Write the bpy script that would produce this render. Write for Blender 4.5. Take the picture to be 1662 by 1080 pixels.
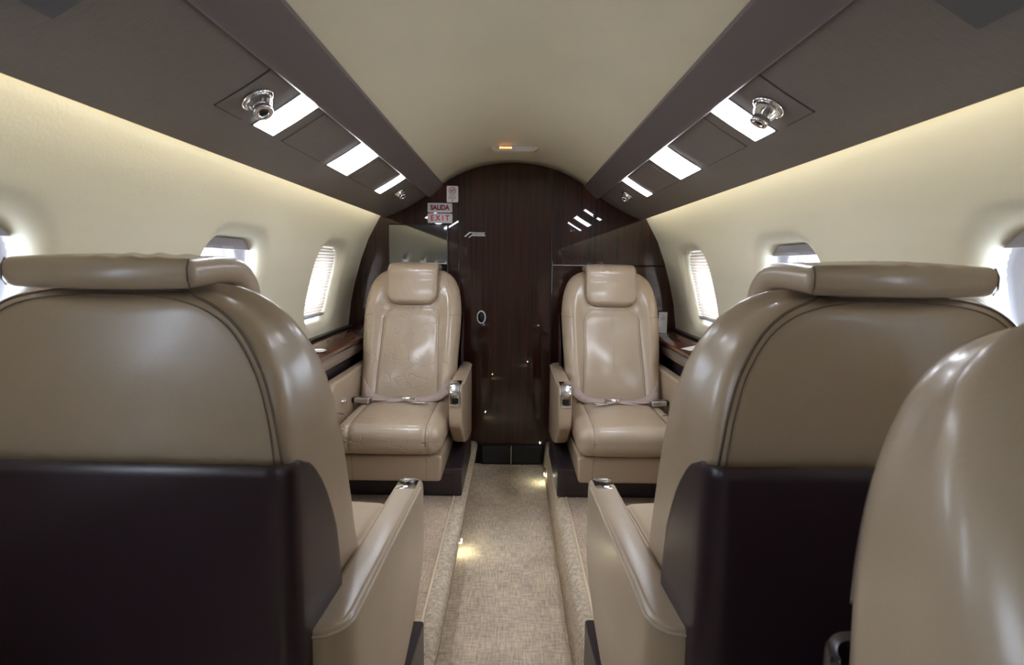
import bpy, bmesh, math, random
from mathutils import Vector, Matrix
for o in list(bpy.data.objects): bpy.data.objects.remove(o)
SC = bpy.context.scene
COL = SC.collection
random.seed(7)
pi = math.pi

# ------------------------------------------------------------------ camera
PITCH, ROLL = math.radians(6.9), math.radians(0.65)
cd = bpy.data.cameras.new('camera')
cam = bpy.data.objects.new('camera', cd); COL.objects.link(cam)
cd.sensor_fit = 'HORIZONTAL'; cd.sensor_width = 36.0
cd.lens = 900.0 / 1662.0 * 36.0
cd.clip_start = 0.02
f_ = Vector((0, math.cos(PITCH), -math.sin(PITCH))); r_ = Vector((1, 0, 0)); u_ = r_.cross(f_)
r2 = math.cos(ROLL) * r_ + math.sin(ROLL) * u_; u2 = -math.sin(ROLL) * r_ + math.cos(ROLL) * u_
m = Matrix((r2, u2, -f_)).transposed().to_4x4(); m.translation = Vector((0, 0, 0.98))
cam.matrix_world = m
cd.dof.use_dof = True; cd.dof.focus_distance = 2.1; cd.dof.aperture_fstop = 9.0
SC.camera = cam

# ------------------------------------------------------------------ world, exposure
w = bpy.data.worlds.new('world'); SC.world = w; w.use_nodes = True
bg = w.node_tree.nodes['Background']
bg.inputs['Color'].default_value = (0.79, 0.88, 1.0, 1)
bg.inputs['Strength'].default_value = 8.0
vs = SC.view_settings
vs.view_transform = 'Standard'; vs.look = 'None'; vs.gamma = 1; vs.exposure = 0.92; vs.use_curve_mapping = False
E_PANEL = 18.0     # ceiling reading panels
E_COVE = 16.5      # cove light strips above the side walls
E_FLOOR = 45.0     # little floor lights

# ------------------------------------------------------------------ materials
def mat(name, base, rough=0.5, metal=0.0, coat=0.0, coat_rough=0.03, coat_ior=1.5, spec=0.5,
        noise=None, bump=None, bump2=None, emit=None, sheen=0.0, aniso=0.0):
    """noise=(scale, amount, stretch) colour variation; bump=(scale, strength, dist)"""
    M = bpy.data.materials.new(name); M.use_nodes = True
    nt = M.node_tree; N = nt.nodes; L = nt.links; P = N['Principled BSDF']
    P.inputs['Base Color'].default_value = (*base, 1); P.inputs['Roughness'].default_value = rough
    P.inputs['Metallic'].default_value = metal; P.inputs['Coat Weight'].default_value = coat
    P.inputs['Coat Roughness'].default_value = coat_rough; P.inputs['Coat IOR'].default_value = coat_ior
    P.inputs['Specular IOR Level'].default_value = spec; P.inputs['Sheen Weight'].default_value = sheen
    P.inputs['Anisotropic'].default_value = aniso
    tc = N.new('ShaderNodeTexCoord')
    if noise:
        mp = N.new('ShaderNodeMapping'); mp.inputs['Scale'].default_value = noise[2]
        L.new(tc.outputs['Object'], mp.inputs[0])
        n = N.new('ShaderNodeTexNoise'); n.inputs['Scale'].default_value = noise[0]; n.inputs['Detail'].default_value = 5
        L.new(mp.outputs[0], n.inputs['Vector'])
        mx = N.new('ShaderNodeMix'); mx.data_type = 'RGBA'
        a = noise[1]
        mx.inputs['A'].default_value = (*[c * (1 - a) for c in base], 1)
        mx.inputs['B'].default_value = (*[min(1, c * (1 + a)) for c in base], 1)
        rp = N.new('ShaderNodeMapRange'); rp.inputs['From Min'].default_value = .3; rp.inputs['From Max'].default_value = .7
        L.new(n.outputs['Fac'], rp.inputs['Value']); L.new(rp.outputs[0], mx.inputs['Factor'])
        L.new(mx.outputs['Result'], P.inputs['Base Color'])
    prev = None
    for b in (bump, bump2):
        if not b: continue
        if len(b) > 3 and b[3] == 'crease':
            v = N.new('ShaderNodeTexVoronoi'); v.feature = 'DISTANCE_TO_EDGE'; v.inputs['Scale'].default_value = b[0]
            nz = N.new('ShaderNodeTexNoise'); nz.inputs['Scale'].default_value = 9
            L.new(tc.outputs['Object'], nz.inputs['Vector'])
            mv = N.new('ShaderNodeVectorMath'); mv.operation = 'MULTIPLY_ADD'
            mv.inputs[1].default_value = (.12, .12, .12)
            L.new(nz.outputs['Color'], mv.inputs[0]); L.new(tc.outputs['Object'], mv.inputs[2])
            L.new(mv.outputs[0], v.inputs['Vector'])
            rp = N.new('ShaderNodeMapRange'); rp.inputs['From Max'].default_value = .06
            L.new(v.outputs['Distance'], rp.inputs['Value'])
            mk = N.new('ShaderNodeTexNoise'); mk.inputs['Scale'].default_value = 13; L.new(tc.outputs['Object'], mk.inputs['Vector'])
            r3 = N.new('ShaderNodeMapRange'); r3.inputs['From Min'].default_value = .42; r3.inputs['From Max'].default_value = .60; L.new(mk.outputs['Fac'], r3.inputs['Value'])
            mm = N.new('ShaderNodeMath'); mm.operation = 'MAXIMUM'; L.new(rp.outputs[0], mm.inputs[0]); L.new(r3.outputs[0], mm.inputs[1]); h = mm.outputs[0]
        else:
            n = N.new('ShaderNodeTexNoise'); n.inputs['Scale'].default_value = b[0]; n.inputs['Detail'].default_value = 3
            if len(b) > 3:
                mp = N.new('ShaderNodeMapping'); mp.inputs['Scale'].default_value = b[3]
                L.new(tc.outputs['Object'], mp.inputs[0]); L.new(mp.outputs[0], n.inputs['Vector'])
            else: L.new(tc.outputs['Object'], n.inputs['Vector'])
            h = n.outputs['Fac']
        bp = N.new('ShaderNodeBump'); bp.inputs['Strength'].default_value = b[1]; bp.inputs['Distance'].default_value = b[2]
        L.new(h, bp.inputs['Height'])
        if prev: L.new(prev.outputs[0], bp.inputs['Normal'])
        prev = bp
    if prev: L.new(prev.outputs[0], P.inputs['Normal'])
    if emit:
        P.inputs['Emission Color'].default_value = (*emit[:3], 1); P.inputs['Emission Strength'].default_value = emit[3]
    return M

LE = (0.425, 0.325, 0.226)
M_leather = mat('leather', LE, .36, bump=(260, .10, .002), bump2=(5, .12, .02), noise=(7, .05, (1, 1, 1)), coat=.45, coat_rough=.20)
M_crease = mat('creased_leather', LE, .34, bump=(260, .10, .002), bump2=(21, .32, .004, 'crease'), noise=(7, .05, (1, 1, 1)), coat=.45, coat_rough=.18)
M_seam = mat('seam', (0.15, 0.11, 0.08), .6)
M_thread = mat('thread', (0.50, 0.41, 0.32), .35)
M_shell = mat('shell_plastic', (0.033, 0.019, 0.024), .30, bump=(500, .05, .001))
M_base = mat('seat_base_trim', (0.032, 0.022, 0.026), .35, bump=(500, .05, .001))
M_chrome = mat('chrome', (0.80, 0.80, 0.82), .10, 1.0)
M_brushed = mat('brushed_metal', (0.62, 0.62, 0.64), .28, 1.0, bump=(60, .1, .001, (1, 1, 14)))
M_black = mat('black_plastic', (0.008, 0.008, 0.009), .35)
M_web = mat('webbing', (0.46, 0.36, 0.32), .7, bump=(900, .3, .001), noise=(60, .06, (1, 1, 1)))
M_wall = mat('cream_vinyl', (0.70, 0.65, 0.50), .60, bump=(180, .12, .002), noise=(5, .03, (1, .4, 3)))
M_ceil = mat('ceiling_vinyl', (0.66, 0.585, 0.42), .50, bump=(220, .08, .002), noise=(4, .03, (1, 1, 1)))
M_bin = mat('brown_fabric_panel', (0.155, 0.128, 0.106), .60, bump=(90, .22, .002, (2, 14, 3)), noise=(50, .10, (1, 12, 2)))
M_beam = mat('beam_trim', (0.130, 0.104, 0.100), .42)
M_dark = mat('dark_gap', (0.006, 0.005, 0.005), .6)
M_greyp = mat('grey_panel', (0.085, 0.082, 0.085), .45)
M_pale = mat('pale_panel', (0.16, 0.125, 0.11), .5)
M_vinyl = mat('beige_side_panel', (0.42, 0.345, 0.27), .5, bump=(260, .1, .002))
M_white = mat('white_card', (0.80, 0.80, 0.82), .4)
M_signw = mat('sign_face', (0.55, 0.53, 0.53), .25)
M_red = mat('sign_red', (0.70, 0.008, 0.03), .4)
M_dred = mat('sign_dark_red', (0.22, 0.008, 0.015), .4)
M_grey = mat('print_grey', (0.25, 0.24, 0.25), .5)
M_winf = mat('window_insert', (0.50, 0.49, 0.52), .4)
M_mauve = mat('shade_cassette', (0.36, 0.335, 0.36), .45)
M_screen = mat('screen', (0.012, 0.014, 0.014), .05, coat=1, coat_rough=.02, coat_ior=2.1, spec=1.0)
M_light = mat('diffuser', (.9, .9, .9), .4, emit=(0.86, 0.90, 1.0, E_PANEL))
M_cove = mat('cove_lamp', (.9, .9, .8), .4, emit=(1.0, 0.93, 0.72, E_COVE))
M_flamp = mat('floor_lamp_lens', (.9, .9, .8), .3, emit=(0.95, 1.0, 0.70, E_FLOOR))
M_amber = mat('amber_lit_symbol', (.9, .5, .2), .4, emit=(1.0, 0.30, 0.08, 3.0))

def wood(name, dark, light, coat_ior=1.7, stretch=(26, 26, .9)):
    M = bpy.data.materials.new(name); M.use_nodes = True
    nt = M.node_tree; N = nt.nodes; L = nt.links; P = N['Principled BSDF']
    tc = N.new('ShaderNodeTexCoord'); mp = N.new('ShaderNodeMapping'); mp.inputs['Scale'].default_value = stretch
    L.new(tc.outputs['Object'], mp.inputs[0])
    n = N.new('ShaderNodeTexNoise'); n.inputs['Scale'].default_value = 2.6; n.inputs['Detail'].default_value = 8
    n.inputs['Distortion'].default_value = .5
    L.new(mp.outputs[0], n.inputs['Vector'])
    cr = N.new('ShaderNodeValToRGB'); cr.color_ramp.elements[0].position = .32; cr.color_ramp.elements[1].position = .70
    cr.color_ramp.elements[0].color = (*dark, 1); cr.color_ramp.elements[1].color = (*light, 1)
    L.new(n.outputs['Fac'], cr.inputs[0]); L.new(cr.outputs[0], P.inputs['Base Color'])
    P.inputs['Roughness'].default_value = .35; P.inputs['Specular IOR Level'].default_value = .15
    P.inputs['Coat Weight'].default_value = 1; P.inputs['Coat Roughness'].default_value = .015; P.inputs['Coat IOR'].default_value = coat_ior
    return M
M_wood = wood('varnished_mahogany', (0.011, 0.0032, 0.002), (0.050, 0.0125, 0.006), 1.5)
M_wood2 = wood('varnished_ledge_wood', (0.030, 0.010, 0.006), (0.16, 0.06, 0.028), 1.6, (20, 2.0, 20))

def carpet(name, base, sc, edge=False):
    M = bpy.data.materials.new(name); M.use_nodes = True
    nt = M.node_tree; N = nt.nodes; L = nt.links; P = N['Principled BSDF']
    P.inputs['Roughness'].default_value = .95; P.inputs['Sheen Weight'].default_value = .25; P.inputs['Specular IOR Level'].default_value = .1
    tc = N.new('ShaderNodeTexCoord')
    def nz(scale, st, det=4):
        mp = N.new('ShaderNodeMapping'); mp.inputs['Scale'].default_value = st
        L.new(tc.outputs['Object'], mp.inputs[0]); n = N.new('ShaderNodeTexNoise')
        n.inputs['Scale'].default_value = scale; n.inputs['Detail'].default_value = det; L.new(mp.outputs[0], n.inputs['Vector']); return n.outputs['Fac']
    a = nz(sc, (8, 1, 1)); b = nz(sc, (1, 8, 1)); c = nz(7, (1, 1, 1))
    def mth(op, x, y):
        q = N.new('ShaderNodeMath'); q.operation = op
        for i, v in enumerate((x, y)):
            if isinstance(v, (int, float)): q.inputs[i].default_value = v
            else: L.new(v, q.inputs[i])
        return q.outputs[0]
    h = mth('ADD', mth('MULTIPLY', a, .5), mth('MULTIPLY', b, .5))
    hc = mth('ADD', mth('MULTIPLY', h, .75), mth('MULTIPLY', c, .25))
    cr = N.new('ShaderNodeValToRGB'); cr.color_ramp.elements[0].position = .38; cr.color_ramp.elements[1].position = .62
    cr.color_ramp.elements[0].color = (*[x * .62 for x in base], 1); cr.color_ramp.elements[1].color = (*[min(1, x * 1.35) for x in base], 1)
    L.new(hc, cr.inputs[0]); L.new(cr.outputs[0], P.inputs['Base Color'])
    bp = N.new('ShaderNodeBump'); bp.inputs['Strength'].default_value = .8; bp.inputs['Distance'].default_value = .006
    fine = nz(260, (1, 1, 1), 2); L.new(mth('ADD', h, mth('MULTIPLY', fine, .5)), bp.inputs['Height']); L.new(bp.outputs[0], P.inputs['Normal'])
    return M
M_carpet = carpet('aisle_carpet', (0.68, 0.55, 0.41), 26)
M_carpet2 = carpet('platform_carpet', (0.56, 0.42, 0.30), 34)
M_pile = mat('carpet_pile_edge', (0.68, 0.56, 0.42), .95, bump=(160, 1.0, .008), noise=(90, .25, (1, 1, 1)), spec=.1)
M_bind = mat('carpet_binding', (0.80, 0.66, 0.47), .9, bump=(300, .6, .003))

M_glass = bpy.data.materials.new('window_glass'); M_glass.use_nodes = True
nt = M_glass.node_tree; nt.nodes.clear()
o_ = nt.nodes.new('ShaderNodeOutputMaterial'); t_ = nt.nodes.new('ShaderNodeBsdfTransparent'); g_ = nt.nodes.new('ShaderNodeBsdfGlossy')
g_.inputs['Roughness'].default_value = .02; t_.inputs['Color'].default_value = (.95, .97, 1, 1)
x_ = nt.nodes.new('ShaderNodeMixShader'); x_.inputs[0].default_value = .06
nt.links.new(t_.outputs[0], x_.inputs[1]); nt.links.new(g_.outputs[0], x_.inputs[2]); nt.links.new(x_.outputs[0], o_.inputs[0])

M_blind = bpy.data.materials.new('pleated_blind'); M_blind.use_nodes = True
nt = M_blind.node_tree; nt.nodes.clear()
o_ = nt.nodes.new('ShaderNodeOutputMaterial'); t_ = nt.nodes.new('ShaderNodeBsdfTranslucent'); d_ = nt.nodes.new('ShaderNodeBsdfDiffuse')
t_.inputs['Color'].default_value = (.80, .74, .68, 1); d_.inputs['Color'].default_value = (.75, .70, .64, 1)
x_ = nt.nodes.new('ShaderNodeMixShader'); x_.inputs[0].default_value = .5
nt.links.new(t_.outputs[0], x_.inputs[1]); nt.links.new(d_.outputs[0], x_.inputs[2]); nt.links.new(x_.outputs[0], o_.inputs[0])

# ------------------------------------------------------------------ helpers
def obj(name, bm, m, parent=None, smooth=True, loc=None, mods=()):
    me = bpy.data.meshes.new(name)
    bmesh.ops.recalc_face_normals(bm, faces=bm.faces)
    bm.to_mesh(me); bm.free()
    for p in me.polygons: p.use_smooth = smooth
    me.materials.append(m)
    o = bpy.data.objects.new(name, me); COL.objects.link(o)
    if loc: o.location = loc
    if parent: o.parent = parent
    for kind, kw in mods:
        md = o.modifiers.new(kind.lower(), kind)
        for k, v in kw.items(): setattr(md, k, v)
    return o
def BEV(wd, seg=3): return ('BEVEL', dict(width=wd, segments=seg, limit_method='ANGLE', angle_limit=.6, harden_normals=False))
def thing(name, label, cat, loc=(0, 0, 0), rz=0, group=None):
    o = bpy.data.objects.new(name, None); COL.objects.link(o); o.empty_display_size = .05
    o.location = loc; o.rotation_euler = (0, 0, rz); o['label'] = label; o['category'] = cat
    if group: o['group'] = group
    return o
def tag(o, label, cat, group=None):
    o['label'] = label; o['category'] = cat
    if group: o['group'] = group
    return o
def struct(o, label=None):
    o['kind'] = 'structure'
    if label: o['label'] = label; o['category'] = label.split()[-1] if False else o.name.split('_')[0]
    return o
def empty(name, loc=(0, 0, 0)):
    o = bpy.data.objects.new(name, None); COL.objects.link(o); o.location = loc; return o

def box(x0, x1, y0, y1, z0, z1, bm=None):
    bm = bm or bmesh.new()
    vs_ = [bm.verts.new((x, y, z)) for z in (z0, z1) for y in (y0, y1) for x in (x0, x1)]
    for q in ((0, 1, 3, 2), (4, 6, 7, 5), (0, 4, 5, 1), (2, 3, 7, 6), (0, 2, 6, 4), (1, 5, 7, 3)):
        bm.faces.new([vs_[i] for i in q])
    return bm
def prism(pts, axis, a, b, bm=None):
    """extrude closed 2D polygon along axis 'x','y','z' from a to b"""
    bm = bm or bmesh.new()
    def mk(p, t):
        return {'x': (t, p[0], p[1]), 'y': (p[0], t, p[1]), 'z': (p[0], p[1], t)}[axis]
    A = [bm.verts.new(mk(p, a)) for p in pts]; B = [bm.verts.new(mk(p, b)) for p in pts]
    n = len(pts)
    for i in range(n): bm.faces.new((A[i], A[(i + 1) % n], B[(i + 1) % n], B[i]))
    bm.faces.new(A); bm.faces.new(B[::-1])
    return bm
def loft(secs, closed=True, cap0=True, cap1=True, bm=None):
    bm = bm or bmesh.new()
    V = [[bm.verts.new(p) for p in s] for s in secs]; n = len(secs[0])
    for a, b in zip(V, V[1:]):
        for i in range(n if closed else n - 1):
            j = (i + 1) % n
            bm.faces.new((a[i], a[j], b[j], b[i]))
    if closed and cap0: bm.faces.new(V[0][::-1])
    if closed and cap1: bm.faces.new(V[-1])
    return bm
def rbox(sx, sy, sz, r, m_=(8, 8, 8), fn=None, bm=None):
    bm = bm or bmesh.new()
    def ax(s, k):
        h = s / 2; rr = min(r, h * .999); inn = h - rr
        e = [inn + rr * math.tan(math.radians(t)) for t in (11.25, 22.5, 33.75, 45)]
        return [-v for v in e[::-1]] + [-inn + 2 * inn * i / k for i in range(k + 1)] + e
    A = [ax(sx, m_[0]), ax(sy, m_[1]), ax(sz, m_[2])]; S = (sx, sy, sz); cache = {}
    def vert(p):
        key = tuple(round(c, 6) for c in p)
        if key in cache: return cache[key]
        q = Vector(p); inn = Vector([max(-(S[i] / 2 - min(r, S[i] / 2 * .999)), min(S[i] / 2 - min(r, S[i] / 2 * .999), q[i])) for i in range(3)])
        d = q - inn
        v = inn + d.normalized() * r if d.length > 1e-9 else q
        if fn: v = Vector(fn(v.x, v.y, v.z))
        cache[key] = bm.verts.new(v); return cache[key]
    for a in range(3):
        b, c = (a + 1) % 3, (a + 2) % 3
        for sg in (-1, 1):
            for i in range(len(A[b]) - 1):
                for j in range(len(A[c]) - 1):
                    pp = []
                    for (ii, jj) in ((i, j), (i + 1, j), (i + 1, j + 1), (i, j + 1)):
                        p = [0, 0, 0]; p[a] = sg * S[a] / 2; p[b] = A[b][ii]; p[c] = A[c][jj]; pp.append(vert(p))
                    if len(set(pp)) == 4: bm.faces.new(pp)
    return bm
def catmull(P, n=8, closed=False):
    P = [Vector(p) for p in P]; out = []
    m_ = len(P); rng = range(m_ if closed else m_ - 1)
    for i in rng:
        if closed: p0, p1, p2, p3 = P[i - 1], P[i], P[(i + 1) % m_], P[(i + 2) % m_]
        else: p0, p1, p2, p3 = P[max(0, i - 1)], P[i], P[i + 1], P[min(m_ - 1, i + 2)]
        for k in range(n):
            t = k / n
            out.append(.5 * ((2 * p1) + (p2 - p0) * t + (2 * p0 - 5 * p1 + 4 * p2 - p3) * t * t + (3 * p1 - p0 - 3 * p2 + p3) * t ** 3))
    if not closed: out.append(P[-1])
    return out
def resample(P, n, closed=False):
    Q = list(P) + ([P[0]] if closed else []); L = [0]
    for a, b in zip(Q, Q[1:]): L.append(L[-1] + (b - a).length)
    out = []; k = 0; tot = L[-1]; cnt = n if closed else n - 1
    for i in range(n):
        s = tot * i / cnt
        while k < len(L) - 2 and L[k + 1] < s: k += 1
        t = (s - L[k]) / max(1e-9, L[k + 1] - L[k]); out.append(Q[k].lerp(Q[k + 1], t))
    return out
def tube(P, r, seg=8, closed=False, bm=None):
    bm = bm or bmesh.new(); P = [Vector(p) for p in P]; n = len(P); secs = []
    up = Vector((0, 0, 1))
    for i in range(n):
        a = P[i - 1] if (i > 0 or closed) else P[0]; b = P[(i + 1) % n] if (i < n - 1 or closed) else P[-1]
        t = (b - a).normalized(); ref = up if abs(t.dot(up)) < .95 else Vector((0, 1, 0))
        s = t.cross(ref).normalized(); q = s.cross(t)
        secs.append([P[i] + r * (math.cos(2 * pi * k / seg) * s + math.sin(2 * pi * k / seg) * q) for k in range(seg)])
    if closed:
        V = [[bm.verts.new(p) for p in s] for s in secs]
        for a, b in zip(V, V[1:] + V[:1]):
            for i in range(seg): bm.faces.new((a[i], a[(i + 1) % seg], b[(i + 1) % seg], b[i]))
        return bm
    return loft(secs, bm=bm)
def ribbon(P, width_dirs, wd, th, bm=None):
    """flat strap: P centre line, width direction per point"""
    secs = []
    P = [Vector(p) for p in P]
    for i, p in enumerate(P):
        a = P[max(0, i - 1)]; b = P[min(len(P) - 1, i + 1)]; t = (b - a).normalized()
        wv = Vector(width_dirs[i] if isinstance(width_dirs, list) else width_dirs); wv = (wv - t * wv.dot(t)).normalized(); n = t.cross(wv).normalized()
        secs.append([p + wv * wd / 2 + n * th / 2, p - wv * wd / 2 + n * th / 2, p - wv * wd / 2 - n * th / 2, p + wv * wd / 2 - n * th / 2])
    return loft(secs, bm=bm)
def rrect(hw, hh, r, n=10):
    """rounded rectangle outline points ccw, starting +x side; n per corner"""
    out = []
    for cx, cy, a0 in ((hw - r, hh - r, 0), (-hw + r, hh - r, pi / 2), (-hw + r, -hh + r, pi), (hw - r, -hh + r, 1.5 * pi)):
        for k in range(n + 1):
            a = a0 + pi / 2 * k / n; out.append((cx + r * math.cos(a), cy + r * math.sin(a)))
    return out
def disc_lathe(prof, seg=32, bm=None, M=None):
    """prof list of (r,h) around z"""
    bm = bm or bmesh.new(); secs = []
    for r, h in prof:
        secs.append([Vector((r * math.cos(2 * pi * k / seg), r * math.sin(2 * pi * k / seg), h)) for k in range(seg)])
    if M is not None: secs = [[M @ p for p in s] for s in secs]
    return loft(secs, bm=bm)
def children(o): return [c for c in bpy.data.objects if c.parent == o]
def copy_tree(o, parent=None):
    c = o.copy(); COL.objects.link(c)
    if parent: c.parent = parent
    for ch in children(o): copy_tree(ch, c)
    return c

# ------------------------------------------------------------------ cabin shell
Y0, YB = -2.4, 2.65
WP = [(.64, .0), (.705, .12), (.755, .30), (.780, .45), (.788, .58), (.784, .72), (.768, .82), (.746, .91), (.710, 1.03), (.677, 1.11),
      (.636, 1.185), (.594, 1.245), (.545, 1.295), (.50, 1.325)]
_w = catmull([(p[0], p[1], 0) for p in WP], 12)
def Xw(z):
    for a, b in zip(_w, _w[1:]):
        if a.y <= z <= b.y: return a.x + (b.x - a.x) * (z - a.y) / max(1e-9, b.y - a.y)
    return _w[0].x if z < _w[0].y else _w[-1].x
WINC = {-1: [2.23, 1.47, .71, -.05, -.81, -1.57], 1: [2.25, 1.49, .73, -.03, -.79, -1.55]}
WZ = .895; HW, HH, RW = .155, .152, .085       # opening
def build_wall(sd):
    bm = bmesh.new(); st = .02; vc = {}
    def V(x, y, z):
        k = (round(x, 4), round(y, 4), round(z, 4))
        if k not in vc: vc[k] = bm.verts.new((x, y, z))
        return vc[k]
    cs = WINC[sd]; off = cs[0] % st
    ny0 = int(math.floor((Y0 - off) / st)); ny1 = int(math.ceil((YB + .02 - off) / st))
    ZL = [.70 - st * i for i in range(35, 0, -1)] + [.70 + st * i for i in range(0, 20)] + [1.10 + st * i for i in range(0, 11)]
    ZL = sorted(set(round(z, 4) for z in ZL if z >= 0))
    rw = .20
    for iy in range(ny0, ny1):
        ya, yb = off + iy * st, off + (iy + 1) * st
        for za, zb in zip(ZL, ZL[1:]):
            ym = (ya + yb) / 2; zm = (za + zb) / 2
            if .70 < zm < 1.10 and any(abs(ym - c) < rw for c in cs): continue
            f = [V(sd * Xw(z), y, z) for y, z in ((ya, za), (yb, za), (yb, zb), (ya, zb))]
            bm.faces.new(f)
    for c in cs:
        B = []
        n = 20
        for i in range(n): B.append((c + rw, .70 + .02 * i))
        for i in range(n): B.append((c + rw - .02 * i, 1.10))
        for i in range(n): B.append((c - rw, 1.10 - .02 * i))
        for i in range(n): B.append((c - rw + .02 * i, .70))
        def shape(hw, hh, r):
            out = []
            for (y, z) in B:
                dx, dz = (y - c) / .2 * hw, (z - .90) / .2 * hh
                if abs(dx) < 1e-9: dx = 1e-9
                lo, hi = 0.0, 2.0
                for _ in range(40):     # where this ray leaves the rounded rectangle
                    t = (lo + hi) / 2; ax, az = abs(dx * t), abs(dz * t)
                    ins = ax <= hw and az <= hh and not (ax > hw - r and az > hh - r and math.hypot(ax - hw + r, az - hh + r) > r)
                    lo, hi = (t, hi) if ins else (lo, t)
                out.append((c + dx * lo, WZ + dz * lo))
            return out
        S_out = shape(HW + .036, HH + .036, RW + .03); S_op = shape(HW, HH, RW)
        rings = []
        for t in (0, .5, 1):
            rings.append([(y0 + (y1 - y0) * t, z0 + (z1 - z0) * t, 0) for (y0, z0), (y1, z1) in zip(B, S_out)])
        for t, o in ((.2, .0008), (.4, .003), (.6, .007), (.75, .011), (.88, .0165), (.96, .022), (1, .030)):
            rings.append([(y0 + (y1 - y0) * t, z0 + (z1 - z0) * t, o) for (y0, z0), (y1, z1) in zip(S_out, S_op)])
        S_in = shape(HW - .003, HH - .003, RW)
        rings.append([(y, z, .055) for y, z in S_in])
        RV = [[V(sd * (Xw(z) + o), y, z) for y, z, o in R] for R in rings]
        for a, b in zip(RV, RV[1:]):
            for i in range(len(a)):
                j = (i + 1) % len(a); q = [a[i], a[j], b[j], b[i]]
                if len(set(q)) == 4: bm.faces.new(q)
    o = obj('wall_left' if sd < 0 else 'wall_right', bm, M_wall)
    struct(o)
    return o
for sd in (-1, 1): build_wall(sd)

# windows
def build_window(sd, idx, c, kind):
    root = struct(empty('window_%d' % idx, (sd * Xw(WZ), c, WZ)))
    def P(y, z, o, hz=None): return (sd * (Xw(z + WZ) + o - Xw(WZ)), y, z)
    def ring(hw, hh, r, o, dz=0): return [P(y, z + dz, o) for y, z in rrect(hw, hh, r, 10)]
    # insert: from the reveal to the glass
    h2w, h2h = .124, .132
    secs = [ring(HW - .002, HH - .002, RW, .050), ring(HW - .006, HH - .006, RW - .004, .060), ring(HW - .020, HH - .020, RW - .01, .066),
            ring(HW - .026, HH - .024, RW - .01, .078), ring(h2w + .010, h2h + .010, .088, .082), ring(h2w + .004, h2h + .004, .085, .092),
            ring(h2w, h2h, .082, .096), ring(h2w - .003, h2h - .003, .080, .108)]
    obj('window_frame', loft(secs, cap0=False, cap1=False), M_winf, root)
    secs = [ring(h2w + .004, h2h + .004, .08, .100), ring(h2w + .004, h2h + .004, .08, .103)]
    obj('window_pane', loft(secs), M_glass, root, smooth=False)
    # shade cassette across the top of the recess
    def hwz(z, hw=HW - .004, hh=HH - .004, r=RW - .003):
        a = abs(z) - (hh - r)
        return hw if a <= 0 else hw - r + math.sqrt(max(0, r * r - a * a))
    if kind == 'open':
        zb = .120
        bm = bmesh.new(); rows = [zb + (HH - .0045 - zb) * math.sin(pi / 2 * i / 14) for i in range(15)]
        secs = []
        for z in rows:
            h = hwz(z); o0 = .036 + .006 * math.sin(pi * (z - zb) / (HH - zb))
            secs.append([P(y, z, o) for y, o in ((-h, o0), (-h * .5, o0 - .002), (0, o0 - .003), (h * .5, o0 - .002), (h, o0), (h, .064), (-h, .064))])
        loft(secs, bm=bm)
        obj('shade_cassette', bm, M_mauve, root, mods=[BEV(.002, 2)])
        bm = box(-.03, .03, 0, 1, -.003, .003)
        for v in bm.verts:
            y = v.co.x; z = zb + .004 + v.co.z; o = .0335 if v.co.y < .5 else .039; v.co = P(y, z, o)
        obj('shade_pull', bm, M_winf, root, mods=[BEV(.001, 2)])
    else:
        zb = -.125; zt = HH - .006; n = 44; secs = []; th = .0012
        for i in range(n + 1):
            z = zb + (zt - zb) * i / n; h = hwz(z) - .003; o = .034 + (.0075 if i % 2 else 0)
            secs.append([P(y, z, o) for y in (-h, h)] + [P(y, z, o + th) for y in (h, -h)])
        obj('pleated_shade', loft(secs), M_blind, root, smooth=False)
        secs = []
        for dz, o0, o1 in ((-.010, .034, .040), (-.007, .026, .046), (.001, .024, .048), (.004, .030, .044)):
            z = zb + dz; h = hwz(z) - .006
            secs.append([P(y, z, o) for y, o in ((-h, o0), (h, o0), (h, o1), (-h, o1))])
        obj('shade_rail', loft(secs), M_winf, root)
    return root
k = 1
for i in range(6):
    for sd in (-1, 1):
        build_window(sd, k, WINC[sd][i], 'blind' if i == 0 else 'open'); k += 1

# ceiling
cp = [(-.333, 1.352), (-.295, 1.376), (-.255, 1.398), (-.19, 1.424), (-.126, 1.441), (-.06, 1.450), (0, 1.453)]
cp = cp + [(-x, z) for x, z in cp[-2::-1]]
cc = catmull([(x, 0, z) for x, z in cp], 5)
ys = [Y0 + (YB - Y0) * i / 40 for i in range(41)]
struct(obj('ceiling', loft([[(p.x, y, p.z) for p in cc] for y in ys], closed=False), M_ceil, mods=[('SOLIDIFY', dict(thickness=.012, offset=1))]))

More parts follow.
